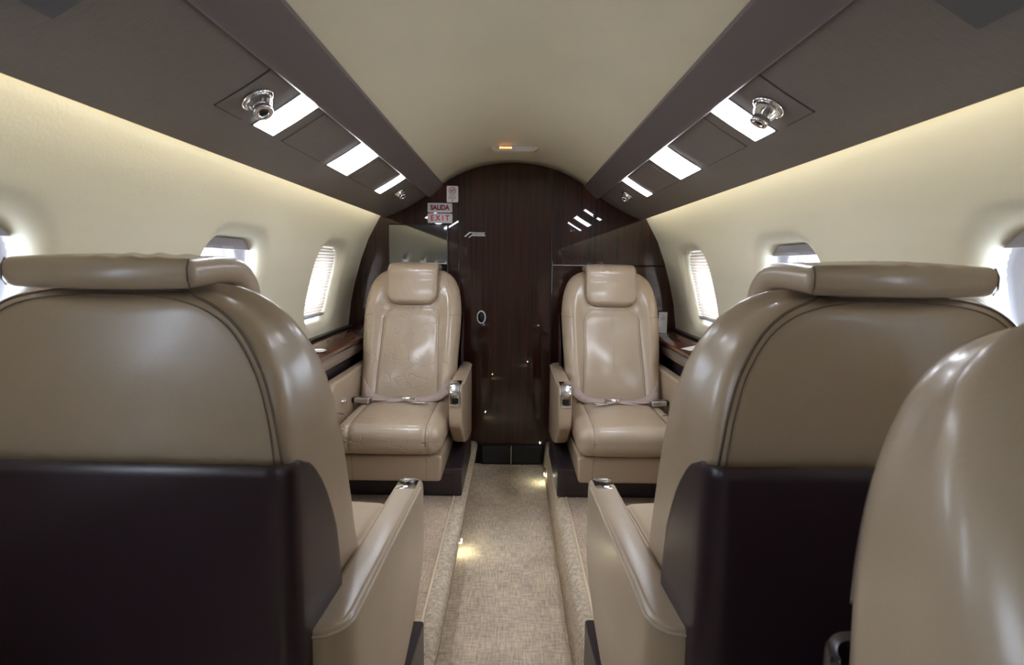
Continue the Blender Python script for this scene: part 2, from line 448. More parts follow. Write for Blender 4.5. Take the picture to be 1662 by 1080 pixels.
# overhead bin panel + beam on each side, cove lamp
def bz(x):   # panel height as function of |x|
    pts = [(.40, 1.304), (.45, 1.272), (.50, 1.243), (.55, 1.2185), (.602, 1.197)]
    for a, b in zip(pts, pts[1:]):
        if x <= b[0]: return a[1] + (b[1] - a[1]) * (x - a[0]) / (b[0] - a[0])
    return pts[-1][1]
def bin_normal(): return Vector((.52, 0, .85)).normalized()
for sd, nm in ((-1, 'left'), (1, 'right')):
    xs = [.40 + .202 * i / 24 for i in range(25)]
    prof = [(x, bz(x)) for x in xs]
    prof += [(.606, 1.199), (.606, 1.206), (.602, 1.210), (.56, 1.232), (.50, 1.262), (.45, 1.29), (.40, 1.322)]
    o = obj('trim_%d' % (1 if sd < 0 else 2), prism([(sd * x, z) for x, z in prof], 'y', Y0, YB), M_bin, mods=[('EDGE_SPLIT', dict(split_angle=.6))])
    struct(o)
    bp_ = [(.402, 1.330), (.4015, 1.299), (.3985, 1.2945), (.391, 1.2915), (.386, 1.2935), (.380, 1.2985), (.355, 1.3215), (.336, 1.3385), (.330, 1.345), (.3295, 1.352), (.334, 1.365)]
    o = obj('trim_%d' % (3 if sd < 0 else 4), prism([(sd * x, z) for x, z in bp_], 'y', Y0, YB - .015), M_beam, mods=[('EDGE_SPLIT', dict(split_angle=.5))])
    struct(o)
    # lamp strip hidden above the panel edge
    root = thing('cove_light', 'warm cove light strip glowing above the %s side wall, behind the overhead panel edge' % nm, 'light', (sd * .55, 0, 1.25), group=None)
    cl = prism([(sd * x, z) for x, z in ((.020, -.004), (.034, .010), (.030, .016), (.012, .004))], 'y', -.35, YB - .05)
    obj('lamp_strip', cl, M_cove, root)
    obj('lamp_channel', box(*sorted((sd * .000, sd * .014)), -.35, YB - .05, -.004, .022), M_white, root)

# rear wall of the cabin, behind the viewpoint
def cabin_outline():
    L = [(-Xw(z), z) for z in [0, .1, .2, .3, .4, .5, .6, .7, .8, .9, 1.0, 1.1, 1.2, 1.3]]
    top = [(-.33, 1.38)] + [(p.x, p.z + .005) for p in cc[::4]] + [(.33, 1.38)]
    return L + top + [(-x, z) for x, z in L[::-1]]
struct(obj('wall_back', prism([(x * 1.0, z) for x, z in cabin_outline()], 'y', Y0 - .03, Y0), M_wall, smooth=False))

# floor and raised side platforms
struct(obj('floor', box(-.74, .74, Y0 - .05, YB + .05, -.03, 0), M_carpet, smooth=False))
for sd, nm, xb, xt in ((-1, 'left', .178, .170), (1, 'right', .158, .176)):
    bm = bmesh.new(); secs = []
    prof = [(xb, -.001), (xb + (xt - xb) * .6 - .004, .06), (xt - .007, .095), (xt - .003, .110), (xt + .006, .118), (xt + .02, .12), (.215, .12)]
    secs = [[(sd * x, y, z) for x, z in prof] for y in [Y0 + (YB - Y0) * i / 60 for i in range(61)]]
    loft(secs, closed=False, bm=bm)
    edge = obj('platform_edge', bm, M_pile, mods=[('SOLIDIFY', dict(thickness=.004, offset=-1))])
    struct(edge); edge.name = 'floor_edge_' + nm
    o = struct(obj('floor_platform_' + nm, box(*sorted((sd * .205, sd * .74)), Y0 - .02, YB + .03, .001, .1195), M_carpet2, smooth=False))
    bd = obj('floor_binding_' + nm, tube([(sd * .211, y, .1205) for y in (Y0, 0, 1, YB)], .0042), M_bind); struct(bd)

# ------------------------------------------------------------------ bulkhead
def clip_outline(x0, x1):
    P = cabin_outline(); out = []
    def it(a, b, x): t = (x - a[0]) / (b[0] - a[0]); return (x, a[1] + (b[1] - a[1]) * t)
    for keep, x in ((lambda p: p[0] >= x0, x0), (lambda p: p[0] <= x1, x1)):
        out = []
        for i in range(len(P)):
            a, b = P[i - 1], P[i]
            if keep(b):
                if not keep(a): out.append(it(a, b, x))
                out.append(b)
            elif keep(a): out.append(it(a, b, x))
        P = out
    return out
bw = struct(obj('wall_front', prism(clip_outline(-.80, .80), 'y', YB + .012, YB + .03), M_dark, smooth=False))
for i, (x0, x1, zc) in enumerate(((-.80, -.2545, None), (.1865, .80, None))):
    P = clip_outline(x0, x1)
    if x0 > 0:    # right hand panel split by a level joint
        up = [p for p in P]
        def cutz(P, z, above):
            out = []
            for i in range(len(P)):
                a, b = P[i - 1], P[i]; ka = (a[1] >= z) == above; kb = (b[1] >= z) == above
                if ka != kb:
                    t = (z - a[1]) / (b[1] - a[1]); out.append((a[0] + (b[0] - a[0]) * t, z))
                if kb: out.append(b)
            return out
        pcs = [cutz(P, .985, True), cutz(P, .982, False)]
    else: pcs = [P]
    for pc in pcs:
        o = obj('wall_panel', prism(pc, 'y', YB, YB + .014), M_wood, bw, smooth=False, mods=[BEV(.0015, 2)])
# door leaf
dp = [(p[0], max(p[1], .103)) for p in clip_outline(-.2505, .1825)]
d1 = empty('door_1', (0, YB, 0)); struct(d1)
obj('door_leaf', prism(dp, 'y', -.002, .012), M_wood, d1, smooth=False, mods=[BEV(.002, 2)])
obj('edge_strip', box(-.2525, -.2508, -.003, .010, .1, 1.38), M_greyp, d1, smooth=False)
obj('edge_strip', box(.1828, .1845, -.003, .010, .1, 1.40), M_greyp, d1, smooth=False)
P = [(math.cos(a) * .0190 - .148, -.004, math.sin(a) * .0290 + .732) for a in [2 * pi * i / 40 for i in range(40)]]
obj('door_pull', tube(P, .0030, closed=True), M_white, d1)  # made-up oval ring shape added to the leaf, not a known pull
o = obj('door_pull_recess', disc_lathe([(.001, 0), (.0165, 0), (.0165, .001), (.001, .001)], 32, M=Matrix.Translation((-.148, -.0035, .732)) @ Matrix.Rotation(pi / 2, 4, 'X') @ Matrix.Diagonal((1, 1.68, 1, 1))), M_dark, d1)  # dark disc added behind the made-up ring, no real recess
struct(obj('trim_5', box(.188, .42, YB - .002, YB, .9825, .9852), M_brushed, smooth=False))

# return air grille at the foot of the bulkhead
gr = thing('air_return_grille', 'black louvred double air grille low on the dark wood bulkhead at the aisle end', 'vent', (0, YB - .012, .055))
obj('grille_frame', loft([[(x, y, z) for x, z in rr] for y, rr in ((.0, [(-.146, -.05), (.153, -.05), (.153, .05), (-.146, .05)]), (.014, [(-.146, -.05), (.153, -.05), (.153, .05), (-.146, .05)]))]), M_dark, gr, smooth=False)
for a, b in ((-.138, -.002), (.008, .143)):
    bm = bmesh.new()
    for i in range(13):
        z = -.038 + i * .0062
        prism([(-.008, z), (-.002, z + .002), (-.002, z + .0035), (-.009, z + .0016)], 'x', a, b, bm)
    obj('louvre_panel', bm, M_greyp, gr, smooth=False)
obj('divider', box(.0, .005, -.010, .0, -.045, .045), M_brushed, gr, smooth=False)
struct(obj('trim_6', box(-.165, .152, YB - .03, YB - .012, 0, .0055), M_pile, mods=[BEV(.003, 2)]))

# ------------------------------------------------------------------ monitor and signs on the bulkhead
tv = thing('wall_monitor', 'flat black framed monitor on the dark wood bulkhead under the EXIT sign', 'monitor', (-.445, YB, 1.04))
obj('monitor_frame', box(-.140, .140, -.018, 0, -.127, .127), M_black, tv, smooth=False, mods=[BEV(.003, 2)])
obj('screen', box(-.1355, .1355, -.0195, -.017, -.122, .122), M_screen, tv, smooth=False)

def textobj(name, body, size, m_, parent, loc, ext=.0008, sx=1.0, bold=0.0):
    cu = bpy.data.curves.new(name, 'FONT'); cu.body = body; cu.size = size; cu.extrude = ext; cu.align_x = 'CENTER'; cu.align_y = 'CENTER'
    cu.offset = bold
    cu.materials.append(m_)
    o0 = bpy.data.objects.new(name + '_curve', cu); COL.objects.link(o0); bpy.context.view_layer.update()
    me = bpy.data.meshes.new_from_object(o0.evaluated_get(bpy.context.evaluated_depsgraph_get()))
    bpy.data.objects.remove(o0); o = bpy.data.objects.new(name, me); COL.objects.link(o); o.parent = parent; o.location = loc
    o.rotation_euler = (pi / 2, 0, 0); o.scale = (sx, 1, 1); return o
def plate(name, x0, x1, z0, z1, label, cat, r=.005, m_=M_signw, group=None):
    cx, cz = (x0 + x1) / 2, (z0 + z1) / 2
    t = thing(name, label, cat, (cx, YB, cz), group=group)
    P = rrect((x1 - x0) / 2, (z1 - z0) / 2, r, 5)
    obj('sign_plate', prism(P, 'y', -.006, 0), m_, t, smooth=False, mods=[BEV(.0012, 2)])
    return t
s = plate('salida_sign', -.402, -.286, 1.222, 1.266, 'pale sign reading SALIDA in dark red letters, above the EXIT sign', 'sign')
textobj('sign_lettering', 'SALIDA', .031, M_dred, s, (0, -.0068, 0), sx=.86, bold=.0018)
s = plate('exit_sign', -.402, -.286, 1.174, 1.218, 'pale sign reading EXIT in bright red letters, just over the monitor', 'sign')
textobj('sign_lettering', 'E X I T', .034, M_red, s, (0, -.0068, 0), sx=.90, bold=.0012)
s = plate('no_smoking_sign', -.312, -.258, 1.270, 1.345, 'small white no smoking placard above the SALIDA sign', 'sign', m_=M_white)
ringp = [(math.cos(a) * .0145, -.0068, math.sin(a) * .0145 + .016) for a in [2 * pi * i / 32 for i in range(32)]]
bm = tube(ringp, .0013, 6, True); tube([(-.0102, -.0068, .0058), (.0102, -.0068, .0262)], .0011, 6, bm=bm)
obj('prohibition_ring', bm, M_red, s)
bm = box(-.009, .006, -.0067, -.006, .0147, .0173); box(.006, .009, -.0067, -.006, .0147, .0173, bm)
obj('cigarette_symbol', bm, M_black, s, smooth=False)
bm = bmesh.new()
for i, (wd, z) in enumerate(((.032, -.006), (.028, -.009), (.038, -.015), (.036, -.0185), (.038, -.022))):
    for kx in range(6):
        a = -wd / 2 + wd * kx / 6; box(a, a + wd / 6 * .75, -.0065, -.006, z, z + .0016, bm)
obj('small_print', bm, M_grey, s, smooth=False)
bm = prism([(-.003, -.031), (.003, -.031), (.003, -.027), (0, -.024), (-.003, -.027)], 'y', -.0066, -.006)
obj('drop_symbol', bm, M_red, s, smooth=False)
# arrow decal on the door
s = thing('arrow_decal', 'tiny white arrow and small print decal on the dark bulkhead door', 'decal', (-.18, YB - .002, 1.121))
bm = prism([(-.050, -.008), (-.046, -.011), (-.018, .012), (-.026, .013)], 'y', -.0008, 0)
prism([(-.030, -.012), (-.026, -.014), (-.008, .001), (-.014, .001)], 'y', -.0008, 0, bm)
prism([(-.026, .008), (-.012, .014), (-.012, .009)], 'y', -.0008, 0, bm)
obj('arrow_mark', bm, M_white, s, smooth=False)
bm = bmesh.new()
for r_i, (z, x1) in enumerate(((.009, .048), (.004, .044), (-.001, .048), (-.0055, .049))):
    x = -.012
    while x < x1:
        wd = random.uniform(.003, .007); box(x, min(x + wd, x1), -.0006, 0, z, z + .0028, bm); x += wd + .0012
obj('small_print', bm, M_white, s, smooth=False)

# lit sign on the ceiling
cs_ = thing('cabin_advisory_sign', 'slim cream ceiling sign box with a glowing amber symbol, before the bulkhead', 'sign', (0, 2.29, 1.450))
prof = [(-.115, .006), (-.088, -.012), (-.080, -.018), (.080, -.018), (.088, -.012), (.115, .006)]
obj('sign_housing', loft([[(x * k_, y, z * (1 if z < 0 else 1)) for x, z in prof] for y, k_ in ((-.020, 1), (.028, 1.03))], closed=True), M_ceil, cs_, mods=[BEV(.003, 2)])
obj('sign_lens', box(-.074, .076, -.0235, -.019, -.0155, .001), M_signw, cs_, smooth=False, mods=[BEV(.001, 2)])
bm = bmesh.new()
for x in (-.055, -.048, -.041, -.034, -.027, -.019, -.012):
    prism([(x - .003, -.0075), (x, -.0115), (x + .003, -.0075), (x, -.0035)], 'y', -.0245, -.0233, bm)
obj('lit_symbol', bm, M_amber, cs_, smooth=False)

# ------------------------------------------------------------------ overhead fittings
def bin_quad(sd, x0, x1, y0, y1, lift, drop, bm=None, n=6):
    """slab following the bin panel; lift = above surface (into), drop = below the surface"""
    nv = Vector((sd * -.52, 0, -.85)).normalized(); secs = []
    for i in range(n + 1):
        x = x0 + (x1 - x0) * i / n; b = Vector((sd * x, 0, bz(x)))
        lo = b + nv * drop; hi = b - nv * lift
        secs.append([(lo.x, y0, lo.z), (lo.x, y1, lo.z), (hi.x, y1, hi.z), (hi.x, y0, hi.z)])
    return loft(secs, bm=bm)
SIDE = {-1: 'left', 1: 'right'}
def where(y):
    return 'third from the bulkhead' if y < 1.3 else ('second from the bulkhead' if y < 1.8 else 'nearest the bulkhead')
for sd in (-1, 1):
    for (y0, y1, desc) in ((2.045, 2.12, 'narrow bright light panel, nearest the bulkhead'), (1.527, 1.70, 'wide bright light panel, second from the bulkhead'),
                           (1.103, 1.187, 'bright light panel beside the big chrome nozzle')):
        t = thing('reading_light', '%s, on the %s overhead panel' % (desc, SIDE[sd]), 'light', (0, 0, 0), group='overhead light panels')
        obj('lamp_frame', bin_quad(sd, .4025, .5035, y0 - .004, y1 + .004, .002, .0012), M_greyp, t, smooth=False)
        obj('diffuser', bin_quad(sd, .4055, .500, y0, y1, .001, .0022), M_light, t, smooth=False)
    # access panels: a thin dark joint round a cover of the same fabric
    for (y0, y1, m_, desc) in ((.968, 1.058, M_bin, 'brown cover plate carrying the big chrome nozzle'), (1.238, 1.478, M_bin, 'plain brown cover plate between the two larger lights'),
                               (1.742, 2.005, M_bin, 'plain brown cover plate between wide light and narrow light'), (2.515, 2.60, M_pale, 'pale slim panel by the bulkhead end'),
                               (.38, .635, M_greyp, 'dark grey panel at the top corner of the view')):
        t = thing('service_panel', '%s, %s overhead panel' % (desc, SIDE[sd]), 'panel', (0, 0, 0), group='overhead service panels')
        xa, xb = (.404, .502) if m_ is not M_pale else (.41, .50)
        if m_ is M_pale:
            obj('cover_plate', bin_quad(sd, xa, xb, y0, y1, .001, .0010), m_, t, smooth=False)
        else:
            obj('joint_line', bin_quad(sd, xa - .0018, xb + .0018, y0 - .0018, y1 + .0018, .001, .0006), M_dark, t, smooth=False)
            obj('cover_plate', bin_quad(sd, xa, xb, y0, y1, .0005, .0022 if m_ is M_bin else .005), m_, t, smooth=False, mods=[BEV(.0012, 2)])
def gasper(sd, y, tilt, big, label):
    x = .455
    t = thing('air_nozzle', label, 'air nozzle', (sd * (x - .0012), y, bz(x) - .0020), group='chrome air nozzles')
    nv = Vector((sd * -.52, 0, -.85)).normalized()
    R0 = Vector((0, 0, 1)).rotation_difference(nv).to_matrix().to_4x4()
    k_ = 1.05 if big else .85
    obj('flange', disc_lathe([(.010 * k_, .001), (.0275 * k_, .0), (.0285 * k_, .0025), (.0265 * k_, .0055), (.021 * k_, .0065), (.0195 * k_, .004), (.010 * k_, .003)], 40, M=R0), M_chrome, t)
    tv_ = (nv + Vector(tilt)).normalized(); R1 = Vector((0, 0, 1)).rotation_difference(tv_).to_matrix().to_4x4()
    R1.translation = nv * .002
    bm = bmesh.new(); seg = 48; secs = []
    for r, h, fl in ((.0220, -.002, 0), (.0225, .004, .0), (.0215, .009, .8), (.0190, .015, 1), (.0160, .020, .6), (.0152, .0215, 0), (.0162, .023, 0), (.0162, .030, 0), (.0152, .032, 0), (.0095, .0325, 0), (.0085, .030, 0), (.006, .028, 0)):
        secs.append([R1 @ Vector(((r - .0012 * fl * (1 if (a % 6) < 2 else 0)) * k_ * math.cos(2 * pi * a / seg), (r - .0012 * fl * (1 if (a % 6) < 2 else 0)) * k_ * math.sin(2 * pi * a / seg), h * k_)) for a in range(seg)])
    loft(secs, bm=bm)
    obj('nozzle', bm, M_chrome, t)
    obj('outlet', disc_lathe([(.0002, .0300 * k_), (.0065 * k_, .0300 * k_), (.0065 * k_, .0308 * k_), (.0002, .0308 * k_)], 24, M=R1), M_black, t)
    return t
gasper(-1, 1.018, (.15, -.55, -.3), True, 'big chrome air nozzle on the left overhead panel beside the bright light')
gasper(1, 1.030, (-.25, .05, -.5), True, 'big chrome air nozzle on the right overhead panel beside the bright light')
gasper(-1, 2.262, (.2, -.5, -.2), False, 'small chrome air nozzle on the left overhead panel near the bulkhead')
gasper(1, 2.262, (-.1, -.5, -.2), False, 'small chrome air nozzle on the right overhead panel near the bulkhead')

# ------------------------------------------------------------------ side ledges
for sd in (-1, 1):
    nm = SIDE[sd]
    t = thing('side_ledge', 'glossy dark wood window ledge along the %s side wall' % nm, 'ledge', (0, 0, 0))
    pr = [(.649, .650), (.651, .660), (.657, .6635), (.776, .679), (.776, .664), (.66, .644), (.652, .644)]
    obj('ledge_top', prism([(sd * x, z) for x, z in pr], 'y', Y0, YB - .002), M_wood2, t, mods=[('EDGE_SPLIT', dict(split_angle=.5))])
    obj('wall_seal', prism([(sd * x, z) for x, z in ((.764, .680), (.762, .684), (.766, .689), (.784, .690), (.784, .680))], 'y', Y0, YB - .002), M_black, t)
    obj('fascia', prism([(sd * x, z) for x, z in ((.655, .646), (.655, .606), (.660, .600), (.69, .600), (.69, .646))], 'y', Y0, YB - .002), M_vinyl, t)
    struct(obj('trim_%d' % (7 if sd < 0 else 8), prism([(sd * x, z) for x, z in ((.680, .600), (.682, .12), (.70, .12), (.70, .600))], 'y', Y0, YB - .002), M_base, smooth=False))
# cup holders on the ledge, card and paper
t = thing('cup_holder', 'chrome rimmed cup holder sunk in the left wood ledge', 'cup holder', (-.690, 1.95, .6685))
obj('rim', disc_lathe([(.026, .0), (.031, .0), (.032, .003), (.030, .0045), (.027, .003)], 36), M_chrome, t)
obj('well', disc_lathe([(.0005, .0005), (.027, .0005), (.027, .0015), (.0005, .0015)], 36), M_black, t)
t = thing('tent_card', 'narrow white printed card standing on the right ledge against the bulkhead', 'card', (.712, 2.615, .6715), rz=-.05)
obj('card_panel', box(-.0195, .0195, -.010, -.008, 0, .098), M_white, t, smooth=False)
obj('card_back', prism([(-.008, .098), (-.009, .098), (.015, 0), (.016, 0)], 'x', -.0195, .0195), M_white, t, smooth=False)
bm = bmesh.new()
for z, wd in ((.084, .006), (.074, .016), (.070, .020), (.066, .014), (.061, .022)):
    x = -wd / 2
    while x < wd / 2: box(x, x + .0028, -.0106, -.010, z, z + .002, bm); x += .0038
obj('card_print', bm, M_grey, t, smooth=False)
o = obj('paper_slip', box(-.035, .035, -.03, .03, 0, .0008), M_white, smooth=False, loc=(.70, 2.12, .6702)); o.rotation_euler = (0, -.130, .35)
tag(o, 'small white paper slip lying on the right wood ledge', 'paper')

# ------------------------------------------------------------------ floor lamps
for sd, x, y, z, lab in ((-1, -.1715, 1.80, .045, 'small glowing aisle light set in the left platform edge'), (1, .161, 2.42, .045, 'small glowing aisle light in the right platform edge by the bulkhead'),
                      (-1, -.1715, .55, .045, 'small aisle light in the left platform edge beside the seats'), (1, .161, -.1, .045, 'small aisle light in the right platform edge under the viewer')):
    t = thing('aisle_light', lab, 'light', (x, y, z), group='aisle floor lights')
    obj('lamp_housing', box(*sorted((0, -sd * .006)), -.016, .016, -.004, .022), M_chrome, t, mods=[BEV(.002, 2)])
    obj('lamp_lens', box(*sorted((-sd * .002, -sd * .008)), -.012, .012, -.008, -.003), M_flamp, t, smooth=False)

# ------------------------------------------------------------------ seats (built facing -y, aisle arm at +x*s)
OUT = [(0, .395), (.10, .395), (.160, .398), (.190, .412), (.192, .45), (.196, .55), (.203, .66), (.2065, .76), (.202, .83), (.189, .885), (.167, .924), (.132, .949), (.09, .957), (0, .958)]
def yf(z): return -.035 + .405 * (z - .42)
def panel_dist(x, z):
    """signed-ish distance to the inner panel seam (inverted U)"""
    ax = abs(x); hw = .127 - .011 * min(1, max(0, (z - .42) / .3)); zt = .790; r = .042
    if z > zt - r and ax > hw - r: return abs(math.hypot(ax - (hw - r), z - (zt - r)) - r)
    d = [abs(ax - hw)] if z <= zt - r else []
    if ax <= hw - r: d.append(abs(z - zt))
    return min(d) if d else 1
def front_y(x, z):
    b = -.020 * math.exp(-((abs(x) - .160) / .032) ** 2) * min(1, max(0, (.90 - z) / .1))
    lum = -.014 * math.exp(-((z - .56) / .10) ** 2) * math.exp(-(x / .11) ** 2)
    dip = .006 * math.exp(-((z - .70) / .05) ** 2) * math.exp(-(x / .08) ** 2)
    g = .0045 * math.exp(-(panel_dist(x, z) / .0065) ** 2)
    g2 = .002 * math.exp(-((z - .770) / .004) ** 2)
    return yf(z) + b + lum + dip + g + g2
def make_seat(s, label, creased):
    LM = M_crease if creased else M_leather
    root = thing('cabin_armchair', label, 'armchair', group='beige leather cabin armchairs')
    # ---- backrest
    R = catmull([(x, z, 0) for x, z in OUT], 6); N2 = 84
    R = resample(R, N2)
    ol = [(p.x, p.y) for p in R] + [(-p.x, p.y) for p in R[-2:0:-1]]
    def med(p): return (0.25 * p[0] * 0, min(.84, max(.52, p[1])))
    def inset(p, d):
        m0 = med(p); L = math.hypot(p[0] - m0[0], p[1] - m0[1]); t = min(1, d / L); return (p[0] + (m0[0] - p[0]) * t, p[1] + (m0[1] - p[1]) * t)
    secs = []
    NI = 34; rf = .050; rr = .034; YR = .272; rq = .017
    for i in range(NI, 0, -1):      # interior front
        secs.append([(q[0], front_y(*q) , q[1]) for q in [(lambda a, m0: (a[0] + (m0[0] - a[0]) * i / (NI + .5), a[1] + (m0[1] - a[1]) * i / (NI + .5)))(inset(p, rf), med(p)) for p in ol]])
    for t in range(0, 7):           # front rounding
        a = pi / 2 * t / 6; d = rf * (1 - math.sin(a)); 
        secs.append([(q[0], front_y(*q) + rf * (1 - math.cos(a)) * .9, q[1]) for q in [inset(p, d) for p in ol]])
    for t in (.35, .7, 1.0):
        secs.append([((q[0]), (front_y(*p) + rf * .9) * (1 - t) + (YR - rr) * t, q[1]) for p in ol for q in [inset(p, .012 * t)]])
    for t in range(1, 6):
        a = pi / 2 * t / 5; d = rq * (1 - math.cos(a)) + .012
        secs.append([(q[0], YR - rr + rr * math.sin(a), q[1]) for q in [inset(p, d) for p in ol]])
    for i in range(1, 10):
        secs.append([(q[0] + (0 - q[0]) * i / 9.5, YR + .002 * math.sin(pi / 2 * i / 9), q[1] + (med(q)[1] - q[1]) * i / 9.5) for q in [inset(p, rq + .012) for p in ol]])
    obj('backrest', loft(secs), LM, root)
    # seams on the back and on the front
    def on_front(P): return [(x, front_y(x, z) - .0002, z) for x, z in P]
    U = [(-.127, .42), (-.122, .56), (-.1165, .70), (-.116, .748)] + [(-.116 + .042 - .042 * math.cos(a), .748 + .042 * math.sin(a)) for a in [pi / 2 * i / 6 for i in range(1, 7)]]
    U = [(p.x, p.y) for p in resample([Vector((x, z, 0)) for x, z in U], 60)]; U = U + [(-x, z) for x, z in U[::-1]]
    obj('front_seam', tube(on_front(U), .0012, 6), M_seam, root)
    obj('front_seam', tube(on_front([(-.20 + .40 * i / 50, .770) for i in range(51)]), .0007, 6), M_seam, root)
    S0 = [(.187, .745), (.184, .78), (.179, .82), (.170, .86), (.155, .895), (.138, .918), (.115, .935), (.085, .945), (.05, .949), (0, .950)]
    DO = [(p.x, p.y) for p in resample([Vector((a[0], a[1], 0)) for a in ol], 900, True)]
    S0 = S0 + [(-x, z) for x, z in S0[-2::-1]]
    for d, m_r, dy in ((0, .0017, .0), (.007, .0008, .0005)):
        k_ = 1 - d / .19
        path = []
        for q in catmull([(x * k_, .76 + (z - .76) * k_, 0) for x, z in S0], 6):
            m0 = med((q.x, q.y)); ux, uz = q.x - m0[0], q.y - m0[1]; ul = math.hypot(ux, uz)
            pb = max(DO, key=lambda a: ((a[0] - m0[0]) * ux + (a[1] - m0[1]) * uz) / math.hypot(a[0] - m0[0], a[1] - m0[1]))
            dd = max(0, math.hypot(pb[0] - m0[0], pb[1] - m0[1]) - ul)
            c_ = 1 - (dd - .012) / rq
            yy = YR + .0022 * min(1, max(0, -c_) * 1.5) if c_ < 0 else YR - rr + rr * math.sqrt(max(0, 1 - min(1, c_) ** 2))
            path.append((q.x, yy + .0006, q.y))
        obj('back_seam', tube(path, m_r, 6), M_seam, root)
    # ---- headrest pillow draped over the top
    sp = catmull([(0, yf(.815) - .008, .812), (0, yf(.86) - .015, .86), (0, yf(.91) - .018, .91), (0, .152, .948), (0, .176, .9680), (0, .215, .971), (0, .255, .969), (0, .284, .967)], 8)
    sp = resample(sp, 110); secs = []; tot = 109.0; SL = sum((b - a).length for a, b in zip(sp, sp[1:]))
    for i, p in enumerate(sp):
        a = sp[max(0, i - 1)]; b = sp[min(109, i + 1)]; t = (b - a).normalized(); nrm = Vector((0, -t.z, t.y))
        u = i / tot; s0 = u * SL  # distance along, m
        hw = .107
        if s0 < .055: q = 1 - s0 / .055; hw = .107 - .050 * (1 - math.sqrt(max(0, 1 - q * q)))
        th = .0205 - .0050 * min(1, max(0, (u - .4) / .25))
        e0 = min(1, s0 / .020); th0 = th * math.sqrt(max(.02, 1 - (1 - e0) ** 2))
        e1 = min(1, (SL - s0) / .009); th0 -= .009 * (1 - math.sqrt(max(0, 1 - (1 - e1) ** 2))); hw -= .007 * (1 - math.sqrt(max(0, 1 - (1 - e1) ** 2)))
        sec = []
        rc = min(th0 * .85, .015, hw * .5)
        base_ = rrect(hw, th0, rc, 6); dense = []
        for i2 in range(len(base_)):
            a2, b2 = base_[i2], base_[(i2 + 1) % len(base_)]
            n3 = 20 if abs(a2[0] - b2[0]) > hw * .5 else 1
            for k3 in range(n3): dense.append((a2[0] + (b2[0] - a2[0]) * k3 / n3, a2[1] + (b2[1] - a2[1]) * k3 / n3))
        for (x, h) in dense:
            crown = 1 + .16 * (1 - (x / hw) ** 2)
            edge = max(0, 1 - (x / hw) ** 2)
            wr = .0016 * math.sin(x * 190 + u * 34) * max(0, math.sin((x + .107) * 22)) * (1 if u > .5 else .15) * edge
            sec.append(p + Vector((x, 0, 0)) + nrm * (h * crown + (wr if h > 0 else 0)))
        secs.append(sec)
    hr = obj('headrest', loft(secs), M_leather, root)
    for sx in (-1, 1): obj('headrest_seam', tube([(sx * .100, .2800, .9535), (sx * .1005, .2845, .960), (sx * .1005, .2845, .973), (sx * .100, .2790, .9825)], .0010, 6), M_seam, hr)
    # ---- shell
    def yw(z):
        P = [(.02, .05), (.30, .10), (.50, .150), (.58, .158), (.64, .172), (.69, .196), (.73, .225), (.755, .252), (.762, .266)]
        for a, b in zip(P, P[1:]):
            if z <= b[0]: return a[1] + (b[1] - a[1]) * max(0, (z - a[0])) / (b[0] - a[0])
        return P[-1][1]
    secs = []
    for z in [.135, .25, .35, .45, .52, .56, .60, .64, .67, .70, .72, .74, .75, .757, .760, .762]:
        h = []
        tp = 1.0
        xr = .194 + .0055 * min(1, z / .76); ye = .292 - (.0 if z < .757 else (z - .757) * .6); y0 = yw(z)
        xf = .1965 + .008 * min(1, z / .76)
        for i in range(8): t = i / 7; h.append((xf + (xr + .002 - xf) * t ** 1.3, y0 + (ye - .022 - y0) * t))
        for i in range(1, 7): a = pi / 2 * i / 6; h.append((xr - .020 + .022 * math.cos(a), ye - .022 + .022 * math.sin(a)))
        h.append((.09, ye)); h.append((0, ye))
        secs.append([(x, y, z) for x, y in h] + [(-x, y, z) for x, y in h[-2::-1]])
    obj('back_shell', loft(secs, closed=False), M_shell, root, mods=[('SOLIDIFY', dict(thickness=.007, offset=1)), BEV(.0025, 3)])
    # ---- cushion
    def cush(x, y, z):
        g = 0
        for sx in (-.132, .132):
            if z > 0 or y < 0: g += math.exp(-((x - sx) / .007) ** 2)
        cr = (1 - (x / .2) ** 2)
        if z > 0: z += .014 * cr * max(0, 1 - ((y + .02) / .30) ** 2) - .005 * g
        if y < -.15: y += .004 * g - .008 * cr
        # softly rounded nose
        if z > .0 and y < -.16: z -= .10 * (-.16 - y) * .35
        return (x, y - .1055, z + .3770)
    cu = obj('seat_cushion', rbox(.378, .565, .108, .044, (44, 28, 6), cush), M_crease if creased else M_leather, root)
    bm = bmesh.new()
    for sx in (-.132, .132):
        pts = [(sx, y, 0) for y in [.06 - .28 * i / 10 for i in range(11)]]
        P = []
        for (x, y, _) in pts:
            xx, yy, zz = cush(x, y + .0, .054); P.append((xx, yy, zz + .0006))
        for a in [pi / 2 * i / 6 for i in range(0, 7)]:
            xx, yy, zz = cush(sx, -.2385 - .044 * math.sin(a), .010 + .044 * math.cos(a)); P.append((xx, yy, zz + .0004))
        P.append(cush(sx, -.2830, -.015))
        obj('cushion_seam', tube(P, .0010, 6), M_seam, cu)
    # ---- apron under the cushion
    obj('apron', rbox(.370, .44, .100, .012, (2, 2, 2), lambda x, y, z: (x * (1 - .03 * (0.05 - z) / .1), y - .140 + (.012 * (.05 - z) / .1 if y < 0 else 0), z + .2700)), M_leather, root)
    for sx in (-.13, .13): obj('apron_seam', tube([(sx, -.3597, .314), (sx, -.3552, .285), (sx, -.3487, .228)], .0008, 5), M_seam, root)
    # ---- base box
    bs = obj('seat_base', prism([(-.18 * s, -.236), (.243 * s, -.236), (.243 * s, .235), (-.18 * s, .235)][::s], 'z', .121, .228), M_base, root, smooth=False, mods=[BEV(.006, 3)])
